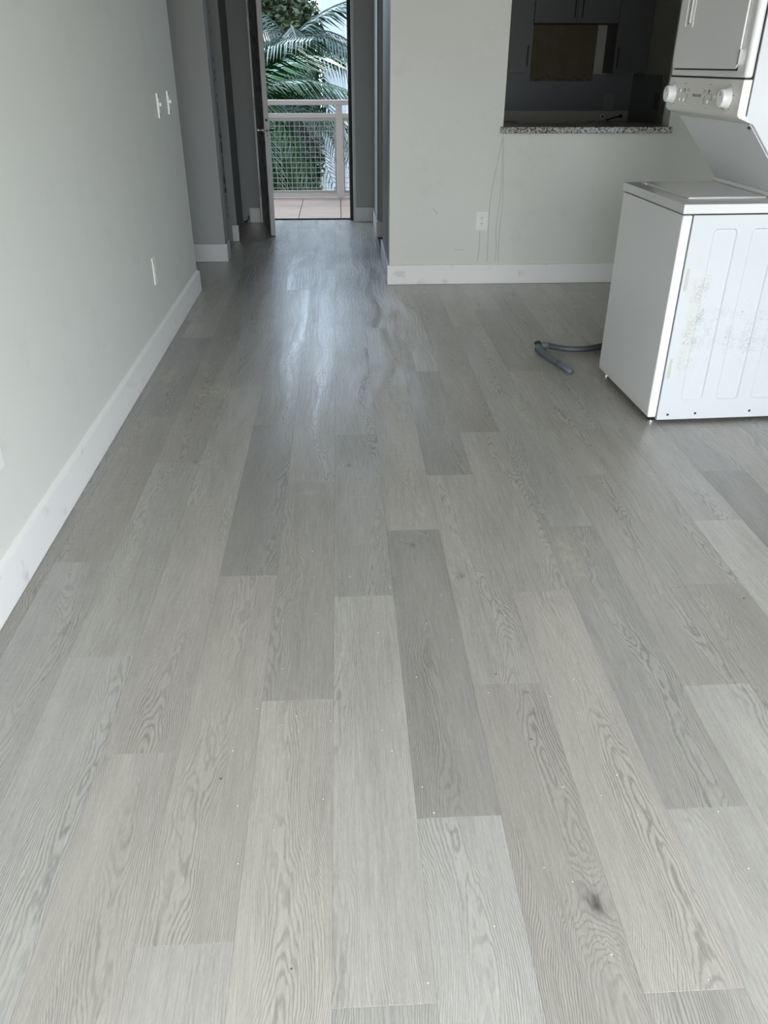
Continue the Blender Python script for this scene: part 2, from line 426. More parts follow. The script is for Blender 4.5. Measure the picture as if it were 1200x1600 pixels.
# walls --------------------------------------------------------------
struct('wall_left', bx(XL-.13, XL, YB, 5.757, 0, ZC), M['wall'])
struct('wall_right', MB().box(XR, XR+.12, 1.15, YK+.12, 0, ZC).box(XR, XR+.12, YB, 1.15, 2.2, ZC).box(XR, XR+.12, YB, -.85, 0, 2.2), M['wall'])
struct('added_side_window', MB().box(XR+.03, XR+.08, 1.1, 1.15, 0, 2.2).box(XR+.03, XR+.08, -.85, -.80, 0, 2.2).box(XR+.03, XR+.08, .13, .17, 0, 2.2).box(XR+.03, XR+.08, -.85, 1.15, 0, .05).box(XR+.03, XR+.08, -.85, 1.15, 2.15, 2.2), M['alum'])  # unseen window frame, added to go with the side fill
wb = MB(); OX0, OX1, OZ1 = -0.80, 2.00, 2.2   # window opening behind the camera
wb.box(XL-.13, OX0, YB-.12, YB, 0, ZC).box(OX1, XR+.12, YB-.12, YB, 0, ZC).box(OX0, OX1, YB-.12, YB, OZ1, ZC)
struct('wall_back', wb, M['wall'])
wf = MB()
for x in (OX0+.025, (OX0+OX1)/2, OX1-.025): wf.box(x-.025, x+.025, YB-.09, YB-.03, 0, OZ1)
wf.box(OX0, OX1, YB-.09, YB-.03, 0, .05).box(OX0, OX1, YB-.09, YB-.03, OZ1-.05, OZ1)
struct('window_1', wf, M['alum'])
# wall with the pass-through: opening X 1.118..2.255, Z 1.012..2.25
PX0, PX1, PZ0, PZ1 = 1.118, 2.262, 1.012, 2.25
wk = MB().box(HXR, PX0, YK, YK+.13, 0, ZC).box(PX0, PX1, YK, YK+.13, 0, PZ0).box(PX0, PX1, YK, YK+.13, PZ1, ZC).box(PX1, XR+.12, YK, YK+.13, 0, ZC)
wkf = struct('wall_front', wk, M['wall'])
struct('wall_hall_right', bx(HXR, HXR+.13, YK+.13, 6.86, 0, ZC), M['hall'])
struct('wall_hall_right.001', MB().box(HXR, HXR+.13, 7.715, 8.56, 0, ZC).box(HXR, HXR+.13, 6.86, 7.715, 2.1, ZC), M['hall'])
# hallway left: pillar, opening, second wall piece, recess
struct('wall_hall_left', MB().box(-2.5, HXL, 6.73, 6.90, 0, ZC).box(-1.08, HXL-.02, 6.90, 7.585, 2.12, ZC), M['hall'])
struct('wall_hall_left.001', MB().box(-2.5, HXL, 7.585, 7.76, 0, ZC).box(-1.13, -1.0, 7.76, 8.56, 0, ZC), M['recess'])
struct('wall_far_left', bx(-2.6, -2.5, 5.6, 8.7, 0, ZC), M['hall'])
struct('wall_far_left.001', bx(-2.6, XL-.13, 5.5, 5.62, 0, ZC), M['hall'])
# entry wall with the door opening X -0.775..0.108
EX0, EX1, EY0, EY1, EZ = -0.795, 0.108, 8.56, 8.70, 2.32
struct('wall_entry_left', bx(-2.5, EX0-.02, EY0, EY1, 0, ZC), M['recess'])  # left part set darker than the rest of the entry wall
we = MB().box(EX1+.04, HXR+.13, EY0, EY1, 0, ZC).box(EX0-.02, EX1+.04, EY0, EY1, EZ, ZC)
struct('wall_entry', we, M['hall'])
struct('ceiling', bx(-2.6, XR+.12, YB-.12, 8.70, ZC, ZC+.1), M['ceil'])
# kitchen shell
struct('wall_kitchen_back', bx(HXR+.13, KX+.12, KY, KY+.12, 0, ZC), M['kwall'])
struct('wall_kitchen_right', bx(KX, KX+.1, YK+.13, KY, 0, ZC), M['kwall'])

# baseboards (top edge eased)
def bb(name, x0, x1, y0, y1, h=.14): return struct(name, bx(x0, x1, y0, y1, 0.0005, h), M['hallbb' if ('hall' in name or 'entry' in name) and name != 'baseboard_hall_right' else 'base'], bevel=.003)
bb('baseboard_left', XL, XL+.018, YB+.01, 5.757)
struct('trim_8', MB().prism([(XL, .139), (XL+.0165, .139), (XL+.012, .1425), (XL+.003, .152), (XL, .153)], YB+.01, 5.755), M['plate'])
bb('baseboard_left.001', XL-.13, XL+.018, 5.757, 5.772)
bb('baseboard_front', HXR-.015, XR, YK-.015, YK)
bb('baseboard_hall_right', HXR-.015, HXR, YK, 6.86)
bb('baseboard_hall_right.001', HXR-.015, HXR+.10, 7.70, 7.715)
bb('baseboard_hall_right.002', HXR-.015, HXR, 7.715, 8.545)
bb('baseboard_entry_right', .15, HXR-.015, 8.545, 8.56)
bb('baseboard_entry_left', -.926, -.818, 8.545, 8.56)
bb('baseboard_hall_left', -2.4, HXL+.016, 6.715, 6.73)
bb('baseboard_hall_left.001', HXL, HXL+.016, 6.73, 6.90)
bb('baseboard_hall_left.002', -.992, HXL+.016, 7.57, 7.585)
# casings and jambs
jl = MB().box(EX0-.02, EX0+.022, EY0-.004, EY1, 0, EZ)
struct('trim_1', jl, M['hallbase'], bevel=.003)
struct('trim_2', MB().box(EX1+.026, EX1+.055, EY0-.006, EY1, 0, EZ), M['door'], bevel=.003)
struct('trim_3', bx(EX1-.008, EX1+.026, EY1-.08, EY1+.01, 0, EZ), M['dark'])
struct('trim_4', bx(EX0-.02, EX1+.05, EY1-.02, EY1+.012, -.0055, .012), M['dark'])
# ragged torn caulk line where the casing was pulled off, left of the hall
tb = MB(); rr = random.Random(5); z = .02
while z < 2.1:
    dz = rr.uniform(.012, .05)
    if rr.random() < (.9 if .35 < z < 1.0 else .35):
        w_ = rr.uniform(.002, .008 if .4 < z < .95 else .0025)
        tb.box(-1.020-w_, -1.020+w_, 7.580, 7.5849, z, z+dz)
    z += dz
tb.build('torn_caulk', M['grit'])['kind'] = 'structure'
bpy.data.objects['torn_caulk'].name = 'trim_5'
struct('trim_6', bx(HXR-.004, HXR+.004, 7.7135, 7.715, .15, 2.1), M['grit'])

# dirt streaks, scuffs on the wall under the pass-through -------------
ys = YK-.0006
def streak(pts, wd):
    mb = MB()
    for (a, b) in zip(pts, pts[1:]):
        dx, dz = b[0]-a[0], b[1]-a[1]; L = math.hypot(dx, dz) or 1; nx, nz = -dz/L*wd/2, dx/L*wd/2
        mb.add([(a[0]-nx, ys, a[1]-nz), (a[0]+nx, ys, a[1]+nz), (b[0]+nx, ys, b[1]+nz), (b[0]-nx, ys, b[1]-nz),
                (a[0]-nx, YK, a[1]-nz), (a[0]+nx, YK, a[1]+nz), (b[0]+nx, YK, b[1]+nz), (b[0]-nx, YK, b[1]-nz)],
               [(0,1,2,3),(7,6,5,4),(0,4,5,1),(1,5,6,2),(2,6,7,3),(3,7,4,0)])
    o = mb.build('dirt_streak', M['streak'], wkf); return o
def curve(p, n=10):
    out = []
    for i in range(len(p)-1):
        p0 = p[max(i-1, 0)]; p1 = p[i]; p2 = p[i+1]; p3 = p[min(i+2, len(p)-1)]
        for j in range(n):
            t = j/n
            out.append(tuple(.5*((2*p1[k]) + (-p0[k]+p2[k])*t + (2*p0[k]-5*p1[k]+4*p2[k]-p3[k])*t*t + (-p0[k]+3*p1[k]-3*p2[k]+p3[k])*t**3) for k in range(len(p1))))
    out.append(tuple(p[-1])); return out
streak(curve([(1.121, .996), (1.091, .803), (1.067, .636), (1.060, .465), (1.068, .152)]), .0035)
streak(curve([(1.118, .984), (1.132, .75), (1.131, .60), (1.118, .40), (1.128, .25), (1.125, .152)]), .003)
streak(curve([(1.127, .984), (1.150, .60), (1.142, .35), (1.150, .152)]), .003)
streak(curve([(1.000, .372), (1.003, .25), (.992, .152)]), .004)
streak([(.655, .53), (.69, .49)], .004); streak([(.82, .245), (.89, .243)], .003)

# ------------------------------------------------------------------ laundry tower
T = tag(empty('laundry_tower', (1.368, 3.255, 0), R(2.3)),
        'white stacked washer and dryer tower with control knobs, standing on the plank floor', 'washer dryer')
W_ = .674
chs = MB().box(.012, .795, .012, W_-.012, .025, .925).box(.15, .185, .008, W_-.008, 1.262, 1.91)
ch = chs.build('chassis', M['dark'], T)
fp = MB().prism([(.003, .030), (.0405, .030), (.0405, .900), (.0, .900), (.0, .06)], 0, W_).build('washer_front_panel', M['enamel'], T, bevel=.005)

def rounded(x0, x1, z0, z1, r, n=4):
    pts = []
    for (cx, cz, a0) in ((x1-r, z0+r, -90), (x1-r, z1-r, 0), (x0+r, z1-r, 90), (x0+r, z0+r, 180)):
        for i in range(n+1):
            a = R(a0 + 90*i/n); pts.append((cx + r*math.cos(a), cz + r*math.sin(a)))
    return pts
def ribbed_side(y, x0, x1, z0, z1, ribs, rz0, rz1, depth=.005):
    mb = MB(); n = 4
    def strip(xa, xb, za, zb): mb.add([(xa, y, za), (xb, y, za), (xb, y, zb), (xa, y, zb)], [(0, 1, 2, 3)])
    strip(x0, x1, z0, rz0-.02); strip(x0, x1, rz1+.02, z1)
    xs = x0
    for (a, b) in ribs:
        strip(xs, a-.02, rz0-.02, rz1+.02); xs = b+.02
        inner = rounded(a, b, rz0, rz1, .018, n); inner2 = rounded(a+.005, b-.005, rz0+.005, rz1-.005, .014, n)
        corner = [(b+.02, rz0-.02), (b+.02, rz1+.02), (a-.02, rz1+.02), (a-.02, rz0-.02)]
        outer = [corner[i//(n+1)] for i in range(len(inner))]
        k = len(inner)
        vs = [(p[0], y, p[1]) for p in outer] + [(p[0], y, p[1]) for p in inner] + [(p[0], y+depth, p[1]) for p in inner2]
        fs = []
        for i in range(k):
            j = (i+1) % k
            if outer[i] == outer[j]: fs.append((i, k+j, k+i))
            else: fs.append((i, j, k+j, k+i))
            fs.append((k+i, k+j, 2*k+j, 2*k+i))
        fs.append(tuple(range(2*k, 3*k)))
        mb.add(vs, fs)
    strip(xs, x1, rz0-.02, rz1+.02)
    return mb
sm = ribbed_side(.0, .046, .80, .017, .900, [(.141, .243), (.305, .409), (.469, .571), (.633, .735)], .107, .848)
# folded front edge, bottom, back and far side of the same sheet
sm.add([(.046, 0, .017), (.046, 0, .900), (.046, .02, .900), (.046, .02, .017)], [(0, 1, 2, 3)])
sm.box(.046, .80, W_-.006, W_, .017, .900).box(.796, .80, .002, W_-.002, .017, .900)
sp = sm.build('washer_side_panel', M['side'], T)
sp['label'] = 'ribbed side panel speckled with brown dirt'
for (x, z) in ((.095, .041), (.224, .043), (.481, .047)):
    MB().tube([(x, -.0006, z), (x, .004, z)], .006, 10).build('screw_hole', M['dark'], sp)
for (x, z) in ((.0575, .60), (.057, .215)):
    o = bx(x, x+.014, -.0006, .0002, z, z+.09).build('adhesive_patch', M['patch'], sp)
# deck as frame around the lid
dk = MB().box(-.004, .80, -.004, .144, .906, .942).box(-.004, .80, .646, W_+.004, .906, .942).box(-.004, .068, .144, .646, .906, .942).box(.418, .80, .144, .646, .906, .942)
dk.build('washer_deck', M['deck'], T, bevel=.0015)
lid = MB().box(.078, .416, .148, .643, .924, .947).build('washer_lid', M['enamel'], T, bevel=.004)
lid_tab = MB().prism([(.069, .932), (.078, .932), (.078, .944), (.069, .944)], .600, .643).build('lid_tab', M['knob'], lid)
MB().box(.418, .452, .004, W_-.004, .942, .964).build('rear_curb', M['enamel'], T, bevel=.008)
for (x, y) in ((.035, .035), (.76, .035), (.035, W_-.035), (.76, W_-.035)):
    f = MB().tube([(x, y, 0), (x, y, .008)], .017, 12).build('leveling_foot', M['steel'], T)
    MB().tube([(x, y, .008), (x, y, .032)], .006, 8).build('foot_bolt', M['dark'], f)
# dryer
dc = MB().prism([(.180, 1.92), (.180, 1.243), (.214, 1.222), (.447, .950), (.447, .944), (.80, .944), (.80, 1.92)][::-1], 0, W_)
dco = dc.build('dryer_cabinet', M['side'], T, bevel=.003)
sl = MB()
a = (.208, 1.228); b = (.440, .957); nx, nz = -.757*.004, -.653*.004
sl.prism([(a[0], a[1]), (a[0]+nx, a[1]+nz), (b[0]+nx, b[1]+nz), (b[0], b[1])], .014, W_-.014)
sl.build('sloped_panel', M['slope'], T)
MB().tube([(.2045, .022, 1.2155), (.213, .022, 1.21)], .004, 8).build('panel_screw', M['dark'], T)
df = MB().box(.140, .1745, 0, W_, 1.380, 1.92).build('dryer_front', M['enamel'], T, bevel=.012, seg=4)
co = MB().prism([(.140, 1.257), (.150, 1.247), (.200, 1.229), (.208, 1.229), (.1745, 1.257), (.1745, 1.3765), (.140, 1.3765)], 0, W_).build('control_console', M['console'], T, bevel=.006, seg=3)
MB().box(.1445, .168, .004, W_-.004, 1.3745, 1.3825).build('console_gap', M['dark'], T)
dd = MB()
prof = rounded(.060, .655, 1.410, 1.90, .022, 5)
k = len(prof); dd.add([(.139, y, z) for y, z in prof] + [(.131, y, z) for y, z in prof], [tuple(range(k)), tuple(range(2*k-1, k-1, -1))] + [(i, i+k, (i+1) % k+k, (i+1) % k) for i in range(k)])
ddo = dd.build('dryer_door', M['enamel'], T, bevel=.003)
MB().box(.1375, .1412, .066, .640, 1.4045, 1.42).build('door_gasket', M['dark'], ddo)
hd = MB().box(.1285, .1315, .508, .514, 1.562, 1.76).box(.1285, .1315, .580, .586, 1.562, 1.76).box(.1285, .1315, .508, .586, 1.558, 1.563)
hd.box(.1260, .1315, .535, .545, 1.575, 1.76)
hd.build('door_handle', M['enamel'], ddo, bevel=.001)
MB().box(.1300, .1314, .546, .560, 1.570, 1.76).build('handle_recess', M['print_'], ddo)
MB().box(.1270, .1395, .050, .058, 1.432, 1.448).box(.1270, .1395, .050, .058, 1.452, 1.468).box(.129, .1395, .052, .061, 1.425, 1.475).build('door_hinge', M['steel'], ddo)
# console knobs, buttons, lettering
def knob(y, z, r=.034):
    mb = MB(); n = 36
    prof = [(.1405, r*1.10), (.137, r*1.10), (.136, r), (.112, r*.93), (.109, r*.88), (.1095, r*.70), (.109, .0005)]
    for i, (x, rad) in enumerate(prof):
        for j in range(n):
            a = 2*math.pi*j/n; mb.v.append((x, y+rad*math.cos(a), z+rad*math.sin(a)))
    for i in range(len(prof)-1):
        for j in range(n):
            mb.f.append((i*n+j, (i+1)*n+j, (i+1)*n+(j+1) % n, i*n+(j+1) % n))
    mb.f.append(tuple((len(prof)-1)*n+j for j in range(n))[::-1])
    o = mb.build('knob', M['knob'], co, smooth=True)
    MB().box(.1080, .1096, y-.0015, y+.0015, z+.008, z+.022).build('knob_pointer', M['print_'], co)
    marks = MB()
    for j in range(14):
        a = R(25 + j*23.5); L = .004 if j % 3 else .011
        r0 = r*1.25; cy, cz = y+(r0+L/2)*math.cos(a), z+(r0+.002)*math.sin(a)
        marks.box(.1392, .1399, cy-L/2, cy+L/2, cz-.0011, cz+.0011)
    marks.build('dial_marks', M['print_'], co)['kind'] = 'stuff'
    return o
knob(.622, 1.312); knob(.104, 1.312)
pm = MB(); rk = random.Random(2)
def lines(yc, zc, n, wd, dz=.0065):
    for i in range(n):
        q = wd*rk.uniform(.65, 1); pm.box(.1392, .1399, yc-q/2, yc+q/2, zc-i*dz-.001, zc-i*dz+.001)
def btn(y, z, s=.006): MB().box(.1365, .1402, y-s, y+s, z-s, z+s).build('push_button', M['knob'], co, bevel=.001)
for (y, z) in ((.540, 1.326), (.541, 1.293), (.500, 1.293)): btn(y, z)
for (y, z) in ((.271, 1.293), (.214, 1.312)): btn(y, z)
for (yc, zc, n, wd) in ((.500, 1.355, 1, .024), (.558, 1.332, 3, .008), (.558, 1.300, 3, .008), (.522, 1.332, 3, .008), (.522, 1.300, 3, .008), (.463, 1.334, 2, .026),
                        (.470, 1.312, 5, .014), (.502, 1.271, 1, .014), (.266, 1.355, 1, .022), (.310, 1.333, 2, .026), (.303, 1.311, 5, .014), (.272, 1.270, 1, .014),
                        (.240, 1.320, 4, .012)): lines(yc, zc, n, wd)
# arched wash / dry symbols
for yc in (.500, .268):
    for j in range(7):
        a = R(15+25*j); pm.bar((.1395, yc+.009*math.cos(a), 1.325+.011*math.sin(a)), (.1395, yc+.004*math.cos(a), 1.325+.005*math.sin(a)), .0012)
    pm.box(.1392, .1399, yc-.009, yc+.009, 1.321, 1.3235)
pm.build('printed_legend', M['print_'], co)['kind'] = 'stuff'
tc = bpy.data.curves.new('brand_text', 'FONT'); tc.body = 'FRIGIDAIRE'; tc.size = .0135; tc.extrude = .0003; tc.align_x = 'CENTER'; tc.align_y = 'CENTER'
to = bpy.data.objects.new('brand_text', tc); COL.objects.link(to)
bpy.context.view_layer.update()
tm = bpy.data.meshes.new_from_object(to.evaluated_get(bpy.context.evaluated_depsgraph_get()))
bpy.data.objects.remove(to)
tm.materials.clear(); tm.materials.append(M['print_'])
lt = bpy.data.objects.new('lettering', tm); COL.objects.link(lt); lt.parent = co
lt.location = (.1396, .375, 1.312); lt.rotation_euler = (R(90), 0, R(-90))
lt.scale = (1.25, 1.1, 1)

# ------------------------------------------------------------------ drain hose
H = tag(empty('drain_hose', (1.122, 4.30, 0)), 'grey corrugated drain hose lying kinked on the floor left of the washer', 'hose')
def corr(pts, r0, r1, pitch=.007):
    c = curve(pts, 24); out = [Vector(c[0])]; acc = 0
    res = []
    tot = 0; P0 = Vector(c[0]); cum = [0]
    for q in c[1:]: tot += (Vector(q)-P0).length; P0 = Vector(q); cum.append(tot)
    n = int(tot/(pitch/2)); k = 0
    for i in range(n+1):
        s = tot*i/n
        while k < len(cum)-2 and cum[k+1] < s: k += 1
        f = (s-cum[k])/max(1e-9, cum[k+1]-cum[k]); res.append(Vector(c[k]).lerp(Vector(c[k+1]), f))
    return res, [r0 if i % 2 else r1 for i in range(n+1)]
L = lambda x, y, z: (x-1.122, y-4.30, z)
p, r = corr([L(1.56, 4.40, .020), L(1.464, 4.318, .019), L(1.36, 4.275, .019), L(1.26, 4.285, .019), L(1.165, 4.345, .019)], .0175, .0145)
MB().tube(p, r, 12).build('hose', M['hose'], H, smooth=True)
MB().tube([L(1.172, 4.340, .020), L(1.145, 4.350, .020), L(1.118, 4.352, .021)], [.018, .020, .017], 14).build('hose_connector', M['cuff'], H, smooth=True)
MB().tube([L(1.100, 4.364, .030), L(1.115, 4.350, .036), L(1.12, 4.335, .03)], [.010, .013, .010], 10).build('spring_clamp', M['dark'], H)
e = MB().tube([L(1.116, 4.346, .020), L(1.104, 4.290, .020), L(1.112, 4.235, .0185), L(1.128, 4.165, .016), L(1.150, 4.080, .0155), L(1.172, 4.000, .0155), L(1.194, 3.915, .015)],
              [.018, .021, .018, .0155, .015, .015, .014], 16).build('hose_cuff', M['cuff'], H, smooth=True)
MB().tube([L(1.157, 4.052, .0158), L(1.161, 4.040, .0158)], .0162, 14).build('cuff_ring', M['hose'], H)

# ------------------------------------------------------------------ outlets and switches (local: plate faces -Y, origin at plate centre on the wall)
def outlet(name, loc, rz, label, cat='outlet', group=None, w=.078, h=.124, pm='plate'):
    t = tag(empty(name, loc, rz), label, cat, group)
    pl_ = bx(-w/2, w/2, -.006, 0, -h/2, h/2).build('cover_plate', M[pm], t, bevel=.003)
    for z in (-.0195, .0195):
        bx(-.0165, .0165, -.0078, -.005, z-.014, z+.014).build('socket', M[pm], t, bevel=.004)
        s = MB().box(-.0075, -.0050, -.0083, -.0070, z+.000, z+.009).box(.0050, .0075, -.0083, -.0070, z+.000, z+.009)
        s.tube([(0, -.0083, z-.007), (0, -.0070, z-.007)], .0028, 10)
        s.build('socket_slots', M['slot'], t)
    MB().tube([(0, -.0070, 0), (0, -.0055, 0)], .0032, 10).build('plate_screw', M['steel'], t)
    return t
outlet('wall_outlet', (1.010, YK, .443), 0, 'white double outlet on the wall below the kitchen pass-through', w=.088, h=.130)
outlet('wall_outlet', (XL, 4.467, .436), R(90), 'white outlet low on the left wall beside the baseboard far end', w=.074, h=.142)
outlet('wall_outlet', (XL, 2.140, .435), R(90), 'partly visible outlet at the left edge of the photo, nearest on the left wall', w=.075, h=.116)
def bare_switch(loc, label):
    t = tag(empty('light_switch', loc, R(90)), label, 'switch', None)
    bx(-.026, .026, -.0015, 0, -.060, .060).build('box_edge', M['slot'], t)
    # metal yoke with ears
    y = MB().box(-.020, .020, -.006, -.0045, .040, .056).box(-.020, .020, -.006, -.0045, -.056, -.040).box(-.020, -.0150, -.006, -.0045, -.040, .040).box(.0150, .020, -.006, -.0045, -.040, .040)
    y.build('yoke', M['steel'], t)
    bx(-.0285, -.0235, -.009, 0, -.062, .062).build('box_rim', M['plate'], t)
    bx(-.0150, .0150, -.009, -.0015, -.036, .036).build('switch_body', M['plate'], t, bevel=.002)
    bx(-.0045, .0045, -.020, -.008, -.004, .014).build('toggle', M['plate'], t, bevel=.002)
    for z in (-.050, .050): MB().tube([(0.006, -.012, z), (0.006, -.004, z)], .004, 8).build('yoke_screw', M['steel'], t)
bare_switch((XL, 5.125, 1.212), 'uncovered light switch on the left wall, the one nearer the camera')
bare_switch((XL, 5.435, 1.216), 'uncovered light switch on the left wall, the one nearer the corner')
outlet('wall_outlet', (2.674, KY-.012, 1.091), 0, 'outlet on the grey backsplash of the kitchen back wall', w=.10, h=.135, pm='gplate')
outlet('wall_outlet', (KX-.012, 7.93, 1.130), R(-90), 'dark outlet on the kitchen side wall backsplash near the corner', w=.09, h=.13, pm='cabin')

# ------------------------------------------------------------------ pass-through counter
tag(bx(1.098, 2.275, YK-.055, 6.285, 1.0125, 1.052).build('granite_counter', M['granite'], None, bevel=.004), 'speckled granite counter on the ledge of the kitchen pass-through', 'counter')
# ------------------------------------------------------------------ kitchen
def bar_handle(parent, x, z0, z1, y):
    mb = MB().box(x-.005, x+.005, y-.034, y-.024, z0, z1).box(x-.004, x+.004, y-.026, y, z0+.012, z0+.022).box(x-.004, x+.004, y-.026, y, z1-.022, z1-.012)
    return mb.build('handle', M['handle'], parent, bevel=.0015)
YC = 8.35
def cabinet(x0, x1, z0, z1, doors, label):
    t = tag(empty('wall_cabinet', ((x0+x1)/2, YC, z0)), label, 'cabinet', None)
    cx = (x0+x1)/2
    bx(x0-cx, x1-cx, 0.002, KY-YC, .0, z1-z0).build('cabinet_body', M['cabin'], t, bevel=.002)
    for (a, b, hx, h0, h1) in doors:
        d = bx(a-cx+.0015, b-cx-.0015, -.018, 0.0, .002, z1-z0-.002).build('cabinet_door', M['cab'], t, bevel=.0015)
        bar_handle(d, hx-cx, h0-z0, h1-z0, -.018)
    return t
cabinet(1.20, 1.793, 1.345, 2.30, [(1.20, 1.793, 1.757, 1.395, 1.565)], 'grey wall cabinet at the left of the kitchen back wall')
cabinet(1.797, 2.573, 1.741, 2.30, [(1.797, 2.185, 2.158, 1.785, 1.96), (2.187, 2.573, 2.226, 1.785, 1.96)], 'short two-door grey cabinet above the bare brown board')
cabinet(2.577, 2.893, 1.342, 2.30, [(2.577, 2.893, 2.600, 1.390, 1.555)], 'grey wall cabinet at the right of the kitchen back wall')
tag(bx(1.868, 2.485, KY-.014, KY-.001, 1.272, 1.741).build('brown_board', M['brown'], None), 'bare brown wall patch between the kitchen cabinets where a hood was', 'board')
sf = random.Random(9); st = MB()
for i in range(26):
    x = 1.90 + i*.0215; q = sf.uniform(.003, .009); zz = sf.uniform(1.285, 1.325)
    st.box(x-q, x+q, KY-.0155, KY-.0138, zz-.012, zz+sf.uniform(.004, .016))
st.build('glue_residue', M['grit'], bpy.data.objects['brown_board'])['kind'] = 'stuff'
tag(bx(.50, KX-.013, KY-.0125, KY-.0005, 1.015, 1.335).build('backsplash', M['splash'], None), 'grey backsplash along the kitchen back wall', 'backsplash')
tag(bx(KX-.012, KX, 7.845, KY-.013, .93, 1.335).build('backsplash', M['splash'], None), 'grey backsplash on the kitchen side wall', 'backsplash')
ct = tag(empty('base_cabinet', (2.7, 8.35, 0)), 'granite topped base cabinet in the kitchen back corner', 'cabinet')
bx(-.20, .195, -.28, .318, 0, .885).build('cabinet_body', M['cab'], ct)
bx(-.215, .198, -.31, .318, .885, .925).build('worktop', M['granite'], ct, bevel=.003)
ct2 = tag(empty('base_cabinet', (1.2, 8.35, 0)), 'granite topped base cabinet left of the gap for the range', 'cabinet')
bx(-.60, .55, -.28, .318, 0, .885).build('cabinet_body', M['cab'], ct2)
bx(-.615, .56, -.31, .318, .885, .925).build('worktop', M['granite'], ct2, bevel=.003)
rc = tag(empty('range_cord', (2.634, KY-.001, .964)), 'round socket with a black plug and cord at the foot of the back wall', 'power cord')
MB().tube([(0, 0, 0), (0, -.012, 0)], .022, 16).build('socket', M['plate'], rc)
MB().tube([(0, -.012, 0), (0, -.014, 0)], .012, 12).build('socket_face', M['slot'], rc)
MB().tube([(.183, -.002, .004), (.183, -.03, .004)], [.019, .013], 14).build('plug', M['handle'], rc)
MB().tube(curve([(.183, -.028, .004), (.12, -.030, -.006), (.05, -.026, -.028), (.03, -.022, -.030)], 8), .006, 8).build('cord', M['handle'], rc)

# ------------------------------------------------------------------ entry door, opened inwards
hx_, hy_ = -.795+.006, 8.63
ang = math.atan2(.152, .83)
DW = math.hypot(.152, .83)
D = empty('door_1', (hx_, hy_, 0), 0); D['kind'] = 'structure'; D['label'] = 'grey entry door swung open into the hall, worn along its inner face'
# local frame: -Y' along the door width from hinge to free edge, X' through its thickness
D.rotation_euler = (0, 0, ang)
sl_ = bx(-.0215, .0215, -DW, 0.0, .006, 2.28).build('door_slab', M['door'], D, bevel=.002)
bx(-.0225, -.0205, -DW+.012, -.004, .012, 2.275).build('door_face', M['doorface'], D)
lv = MB()
lv.tube([(-.0215, -DW+.07, .90), (-.030, -DW+.07, .90)], .024, 16).tube([(-.030, -DW+.07, .90), (-.070, -DW+.07, .90)], .009, 10).tube([(-.066, -DW+.07, .90), (-.066, -DW+.185, .90)], .008, 10)
lv.build('lever_handle', M['steel'], D)
lv2 = MB()
lv2.tube([(.0215, -DW+.07, .90), (.030, -DW+.07, .90)], .024, 16).tube([(.030, -DW+.07, .90), (.072, -DW+.07, .90)], .009, 10).tube([(.068, -DW+.07, .90), (.068, -DW+.185, .90)], .008, 10)
lv2.build('lever_handle', M['handle'], D)
bx(-.011, .011, -DW-.001, -DW+.002, .83, .96).build('latch_plate', M['door'], D)
for z, r_ in ((.86, .005), (.90, .009), (.985, .011)): MB().tube([(0, -DW-.0018, z), (0, -DW+.003, z)], r_, 12).build('latch_hole', M['dark'], D)
for z in (.24, 1.02, 1.79):
    hg = MB().tube([(-.026, .006, z), (-.026, .006, z+.115)], .008, 10); hg.box(-.024, .0, -.001, .0012, z, z+.115)
    hg.build('hinge', M['steel'], D)
hj = MB()
for z in (.242, 1.022, 1.785): hj.box(-.812, -.782, 8.5535, 8.556, z, z+.118)
struct('trim_7', hj, M['door'])
# loose cable end by the missing baseboard
lc = tag(empty('loose_cable', (-.965, 8.535, 0)), 'short dark cable end poking from the floor by the hall corner', 'cable')
MB().tube(curve([(-.02, .02, .012), (0, .0, .010), (.02, -.006, .03), (.03, .0, .055), (.025, .012, .06)], 6), .006, 8).build('cable', M['handle'], lc, smooth=True)

# ------------------------------------------------------------------ balcony
bf = struct('floor.002', bx(-3.0, 3.2, 8.702, 10.22, -.16, -.008), M['grout'], label='balcony slab tiled in brown wood-look tiles')
TX = .4485; g = .004
for i in range(-6, 7):
    x0 = .004 + i*TX
    for (y0, y1) in ((8.715, 9.38), (9.38, 10.12)):
        hx, hy = TX/2-g, (y1-y0)/2-.0015
        o = bx(-hx, hx, -hy, hy, -.008, 0).build('tile', M['tile'], bf); o.location = (x0+TX/2, (y0+y1)/2, 0)
struct('ceiling_balcony', bx(-3.0, 3.2, 8.70, 10.25, 2.68, 2.85), M['ceil'])
struct('floor.003', bx(-3.0, 3.2, 10.12, 10.23, -.16, .012), M['rail'], label='pale concrete curb at the balcony edge')
rl = tag(empty('balcony_railing', (-.2, 10.16, 0)), 'pale painted balcony railing with square wire mesh panels', 'railing')
def rbar(name, x0, x1, z0, z1, d=.045, mat='rail'): return bx(x0+.2, x1+.2, -d/2, d/2, z0, z1).build(name, M[mat], rl, bevel=.003)
rbar('top_rail', -2.8, 3.0, 1.004, 1.056, .07)
rbar('middle_rail', -2.8, 3.0, .873, .919)
rbar('bottom_rail', -2.8, 3.0, .020, .066)
for x in (-1.88, .0075, 1.895): rbar('post', x-.0375, x+.0375, .0125, 1.004, .05)
